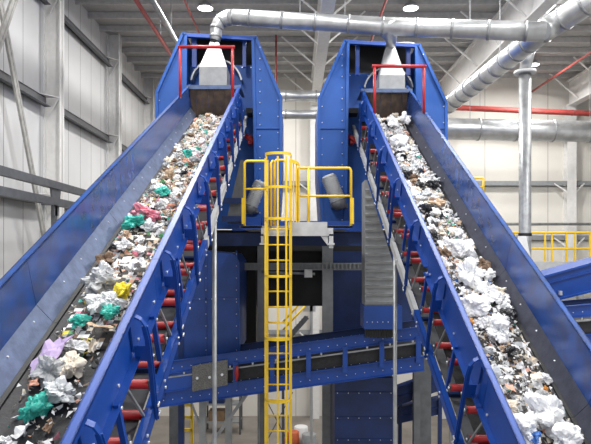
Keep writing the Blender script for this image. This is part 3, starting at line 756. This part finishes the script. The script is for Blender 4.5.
NAMES = {'film':('film_scrap','crumpled %s plastic film scrap'), 'wad':('plastic_bag','bunched %s plastic bag'), 'card':('card_scrap','flat %s cardboard scrap'), 'paper':('paper_scrap','curled %s paper scrap')}
def put(kind, col, var, P, U, X, N, u, v, nn, size, lab=None, group=None, cat=None, tilt=.5, rot=None):
    me = proto(kind, col, var); nm, lb = NAMES[kind]
    o = bpy.data.objects.new(nm, me); COL.objects.link(o)
    B = Matrix((X, U, N)).transposed()
    if B.determinant() < 0: B = Matrix((-X, U, N)).transposed()
    Rm = B.to_4x4() @ Matrix.Rotation(rot if rot is not None else R.uniform(0,6.28),4,'Z') @ Matrix.Rotation(R.uniform(-tilt,tilt),4,'X') @ Matrix.Rotation(R.uniform(-tilt,tilt),4,'Y')
    o.matrix_world = Matrix.Translation(P(u,v,nn)) @ Rm @ Matrix.Scale(size,4)
    side = 'left' if P is PL else 'right'
    part = 'upper' if u < 4.5 else 'middle' if u < 8.5 else 'lower'
    cw = 'translucent' if col == 'clear' else col
    sz = 'small ' if size < .1 else '' if size < .15 else 'large '
    tag(o, lab or (sz+lb % cw)+' on the %s stretch of the %s conveyor belt' % (part, side), cat or {'film':'plastic film','wad':'plastic bag','card':'cardboard','paper':'paper'}[kind],
        group or '%s%s %s pieces on the %s stretch of the %s belt' % (sz, cw, nm.replace('_',' '), part, side))
    return o
def heap_h(side, u, v, w):
    # waste depth above belt; v measured from aisle wall (negative)
    e = min(1, max(0, min(-v-.1, w+v-.1)/.22))
    if side == 'L':
        d = .08 if u < 6.8 else (.08*(1-(u-6.8)/3.0) if u < 9.8 else 0)
        d = max(d, 0)
    else: d = .14 if u < 8 else max(.035, .14-(u-8)*.07)
    return d*e*(.75+.5*noise.noise(Vector((u*2.1, v*3, 4 if side == 'L' else 9))))
def bed(side, P, w, bn, ins, U0, U1, cols):
    # bed of loose fines + tiny flakes : nobody could count it
    bm = bmesh.new(); nu = int((U1-U0)/.06); nv = 16; g = []
    for i in range(nu+1):
        row = []
        for j in range(nv+1):
            u = U0+(U1-U0)*i/nu; v = -ins-.01-(w-2*ins-.03)*j/nv
            h = heap_h(side,u,v,w); h = h+(.045*noise.noise(Vector((u*9,v*9,0)))+.03*noise.noise(Vector((u*21,v*21,5)))) * min(1,h*20)
            row.append(bm.verts.new(P(u,v,bn+h-.01)))
        g.append(row)
    keys = list(cols); wts = [cols[k] for k in keys]
    for i in range(nu):
        for j in range(nv):
            f = bm.faces.new((g[i][j],g[i+1][j],g[i+1][j+1],g[i][j+1])); f.material_index = keys.index(R.choices(keys, wts)[0]) if R.random() < .55 else keys.index('dark')
    nf = 7500
    for k in range(nf):
        u = U0+(U1-U0+(2.8 if side == 'L' else 0))*R.random(); v = -ins-.05-(w-2*ins-.1)*R.random()
        if side == 'L' and u > 7 and R.random() < .72: continue
        h = heap_h(side,u,v,w); s = R.uniform(.01,.038)
        c = P(u,v,bn+h+R.uniform(0,.02)); q_ = [c+Vector([R.uniform(-1,1)*s for _ in range(3)]) for _ in range(4)]
        vs = [bm.verts.new(x) for x in q_]; mi = keys.index(R.choices(keys, wts)[0])
        for a in ((0,1,2),(0,2,3),(0,3,1),(1,3,2)):
            f = bm.faces.new([vs[i] for i in a]); f.material_index = mi
    me = bpy.data.meshes.new('waste_fines'); bm.to_mesh(me); bm.free()
    for k in keys: me.materials.append(WM[k] if k != 'dark' else mat('waste_dirt',(.07,.065,.06),.8,var=.2))
    o = bpy.data.objects.new('waste_fines', me); COL.objects.link(o)
    tag(o, 'bed of small shredded mixed waste on the %s conveyor belt' % ('left' if side == 'L' else 'right'), 'waste', kind='stuff')
bed('L', PL, 1.15, -.70, .14, .1, 9.8, {'white':7,'cream':4,'beige':4,'grey':4,'black':2,'teal':.7,'pink':.6,'salmon':1.2,'green':.4,'brown':1.5,'yellow':.3,'dark':1.5})
bed('R', PR, 1.10, -.72, .12, .1, 15.0, {'white':16,'cream':2.5,'beige':1.5,'grey':3,'black':2.2,'blue':.3,'salmon':.6,'orange':.3,'brown':.8,'green':.2,'teal':.2,'dark':1})

def scatter(side, P, U, X, N, w, bn, ins, count, colw, sizes, dens):
    cols, wt = zip(*colw.items()); i = 0
    while i < count:
        u = R.uniform(.15, 13.9 if side == 'L' else 14.8)
        if R.random() > dens(u): continue
        v = -ins-.07-(w-2*ins-.14)*R.random()
        if any(t_[0] == side and (t_[1]-u)**2+(t_[2]-v)**2 < (t_[3]*.72)**2 for t_ in TAKEN): continue
        col = R.choices(cols, wt)[0]
        kind = R.choices(('film','wad','paper','card'), (3.6,1.0,4.4,1.8 if col in ('beige','brown','cream','salmon','white') else .2))[0]
        i += 1
        s = R.uniform(*sizes)*(1.15 if kind in ('film','wad') else .95)
        s = min(s, .26)
        if col in ('orange','blue','green','yellow','red','pink','teal','salmon'): s *= .7
        if u < 5: s *= .85
        h = heap_h(side,u,v,w)
        put(kind, col, R.randrange(4), P,U,X,N, u, v, bn+h+s*(.16 if kind in('film','wad') else .06)+R.uniform(0,.03), s)
# pieces one can point at, placed on the belt surface by intersecting the sight line once
def on_belt(px, py, P, N, O, bn):
    c = V(0,0,H0); d = W(px,py,10)-c; p0 = P(0,0,bn); s = (p0-c).dot(N)/d.dot(N); q_ = c+d*s; return q_
def place(kind, col, var, side, px, py, size, lift, label, cat=None, rot=None, tilt=.6):
    P,U,X,N,bn = (PL,UL,XLv,NL,-.70) if side == 'L' else (PR,UR,XRv,NR,-.72)
    q_ = on_belt(px,py,P,N,None,bn+lift); o_ = P(0,0,0); rel = q_-o_
    o = put(kind,col,var,P,U,X,N, rel.dot(U), rel.dot(X), bn+lift, size, lab=label, cat=cat, group=None, tilt=tilt, rot=rot)
    # singled-out pieces carry no group
    del o['group']; TAKEN.append((side, rel.dot(U), rel.dot(X), size))
TAKEN = []
Ls = [
 ('wad','teal',0,39,406,.17,.06,'bright teal plastic wad lying alone near the bottom of the left belt'),
 ('wad','teal',1,27,414,.10,.04,'small teal wad touching the largest teal wad low on the left belt'),
 ('film','clear',0,60,392,.22,.06,'translucent silvery film bag just right of the teal wad'),
 ('card','lilac',0,49,353,.34,.10,'lilac sheet lying near the left skirt of the left belt'),
 ('film','grey',2,50,372,.22,.05,'grey crumpled bag below the lilac sheet'),
 ('film','white',1,72,346,.17,.06,'white crumpled piece right of the lilac sheet'),
 ('paper','salmon',1,33,383,.09,.03,'small peach scrap left of the grey bag'),
 ('film','cream',1,72,366,.19,.05,'cream and yellow crumpled wrapper below white piece on left belt'),
 ('paper','cream',2,93,346,.13,.03,'beige strip near the aisle wall low on the left belt'),
 ('paper','white',2,22,431,.14,.02,'curved white strip at the lower left of the left belt'),
 ('film','white',3,5,441,.07,.02,'white scrap at the lowest visible corner of the left belt'),
 ('film','yellow',0,122,292,.19,.12,'bright yellow bag piece against the aisle side of the left belt'),
 ('film','grey',0,100,283,.30,.10,'large pale grey film bag left of the yellow piece'),
 ('film','white',0,97,302,.22,.10,'white film piece below the large grey bag'),
 ('film','white',2,112,300,.20,.11,'white film piece just left below the yellow piece'),
 ('film','teal',2,110,312,.15,.11,'teal film strip below the yellow piece'),
 ('film','teal',3,79,321,.14,.06,'teal crumpled film by the left skirt below the grey bag'),
 ('card','beige',2,100,326,.22,.09,'torn brown cardboard piece below the teal strip'),
 ('film','pink',1,146,215,.30,.14,'large pink film piece halfway up the left belt'),
 ('film','teal',0,133,222,.22,.14,'teal bag left of the large pink film'),
 ('film','teal',3,163,192,.17,.13,'teal film above the large pink film'),
 ('paper','white',0,135,265,.22,.11,'curled white and brown strip above the yellow piece'),
 ('wad','teal',2,188,153,.16,.13,'teal wad high up on the left belt'),
]
for a in Ls: place(a[0],a[1],a[2],'L',a[3],a[4],a[5]*1.15,a[6]+.02,a[7])
Rs = [
 ('wad','white',0,548,414,.36,.20,'huge white plastic film bundle at the lower end of the right belt'),
 ('wad','white',2,522,428,.30,.18,'white film bundle left of the huge bundle at the lower end'),
 ('wad','white',1,566,438,.30,.16,'white film bundle right of the huge bundle at the lower end'),
 ('film','blue',1,535,437,.12,.20,'small blue scrap below the white film bundles'),
 ('card','cream',1,536,376,.14,.10,'cream square card near the outer skirt of the right belt'),
 ('card','salmon',2,510,387,.13,.12,'pinkish card low on the right belt near the aisle wall'),
 ('film','orange',1,546,389,.06,.04,'small orange scrap on bare belt right of cream card'),
 ('wad','white',3,470,275,.34,.20,'large white bag in the middle of the right belt'),
 ('wad','white',1,463,250,.30,.20,'rounded white bag above the large middle bag'),
 ('wad','white',2,474,306,.34,.18,'large white film by the aisle wall below the middle bag'),
 ('film','white',3,500,330,.30,.16,'white film sheet below the middle of the right belt'),
 ('film','black',2,511,352,.16,.16,'black torn film scrap low on the right belt'),
 ('wad','white',0,392,122,.26,.26,'round white bag at top of right belt, left of a pair'),
 ('wad','white',3,405,118,.24,.28,'round white bag at top of right belt, right of a pair'),
 ('film','white',2,399,141,.32,.22,'white film hanging below the two round bags at the top'),
]
for a in Rs: place(a[0],a[1],a[2],'R',a[3],a[4],a[5],a[6],a[7])

scatter('L', PL,UL,XLv,NL,1.15,-.70,.14, 300, {'white':6,'grey':3.2,'clear':2,'teal':1.1,'pink':.7,'beige':2.6,'cream':3,'brown':1.1,'black':1.4,'salmon':1.5,'green':.4,'yellow':.3}, (.07,.165),
        lambda u: 1 if u < 7.2 else (.45 if u < 8.8 else .06))
scatter('R', PR,UR,XRv,NR,1.10,-.72,.12, 345, {'white':17,'clear':3,'grey':2,'beige':1.2,'cream':2.4,'brown':.7,'black':2.2,'salmon':.6,'blue':.3,'orange':.25,'teal':.2}, (.09,.20),
        lambda u: 1 if u < 8.5 else .4)

# ---------------------------------------------------------------- lamps and light
def high_bay(x, y, lab, power):
    t = thing('high_bay_lamp', (x,y,ZC-.42), lab, 'lamp', 'high bay lamps under the roof')
    MB().tube([(x,y,ZC-.42),(x,y,ZC-.3),(x,y,ZC-.2)],[.28,.2,.09],20).build('reflector', GREY, t)
    MB().tube([(x,y,ZC-.435),(x,y,ZC-.422)],.25,20).build('lens', mat('lamp_lens',(1,.98,.95),emit=6), t)
    MB().bar((x,y,ZC-.2),(x,y,ZC-.02),.03,.03).build('hanger', GREY, t)
    l = bpy.data.lights.new('lamp_light','AREA'); l.shape='DISK'; l.size=.9; l.energy=power; l.color=(1,.985,.96)
    o = bpy.data.objects.new('lamp_light', l); COL.objects.link(o); o.location=(0,0,-.12); o.parent = t
for x in (-4.6,-3.05+.0, 3.9, 10.5):
    if x == -4.6: continue
    for y in (2.5, 8.5, 14.0, 20.3, 26.5):
        row = 'left roof row' if x < 0 else 'middle roof row' if x < 8 else 'right roof row'
        nth = {2.5:'nearest the camera',8.5:'second nearest the camera',14.0:'third from the camera',20.3:'second from the back wall',26.5:'nearest the back wall'}[y]
        high_bay(x, y, 'round high bay lamp in the %s, %s' % (row, nth), 420)
# roof skylights: daylight strips set in the ceiling
for x0 in (4.3, 11.0, -2.6):
    o = MB().box((x0,3,ZC-.05),(x0+1.2,17,ZC-.01)).build('skylight', mat('skylight_panel',(.95,.97,1.0),emit=3.2))
    tag(o, 'long translucent roof skylight strip, %s of three' % {4.3:'middle',11.0:'rightmost',-2.6:'leftmost'}[x0], 'skylight', 'roof skylights')
o = MB().box((7.9,20,ZC-.05),(9.1,26,ZC-.01)).build('skylight', MATS['skylight_panel']); tag(o, 'bright roof skylight above the diagonal duct', 'skylight')

w = bpy.data.worlds.new('World'); scn.world = w; w.use_nodes = True
bg = w.node_tree.nodes['Background']; bg.inputs[0].default_value = (.95,.97,1,1); bg.inputs[1].default_value = 1.1

cam = bpy.data.cameras.new('Camera'); co = bpy.data.objects.new('Camera', cam); COL.objects.link(co)
co.location = (0,0,H0); co.rotation_euler = (math.pi/2,0,0)
cam.sensor_width = 36; cam.lens = 36*F/591; cam.shift_y = 28/591; cam.clip_end = 200; cam.clip_start = .05
scn.camera = co
vs = scn.view_settings; vs.view_transform = 'Standard'; vs.look = 'None'; vs.exposure = 0.0; vs.gamma = 1; vs.use_curve_mapping = False
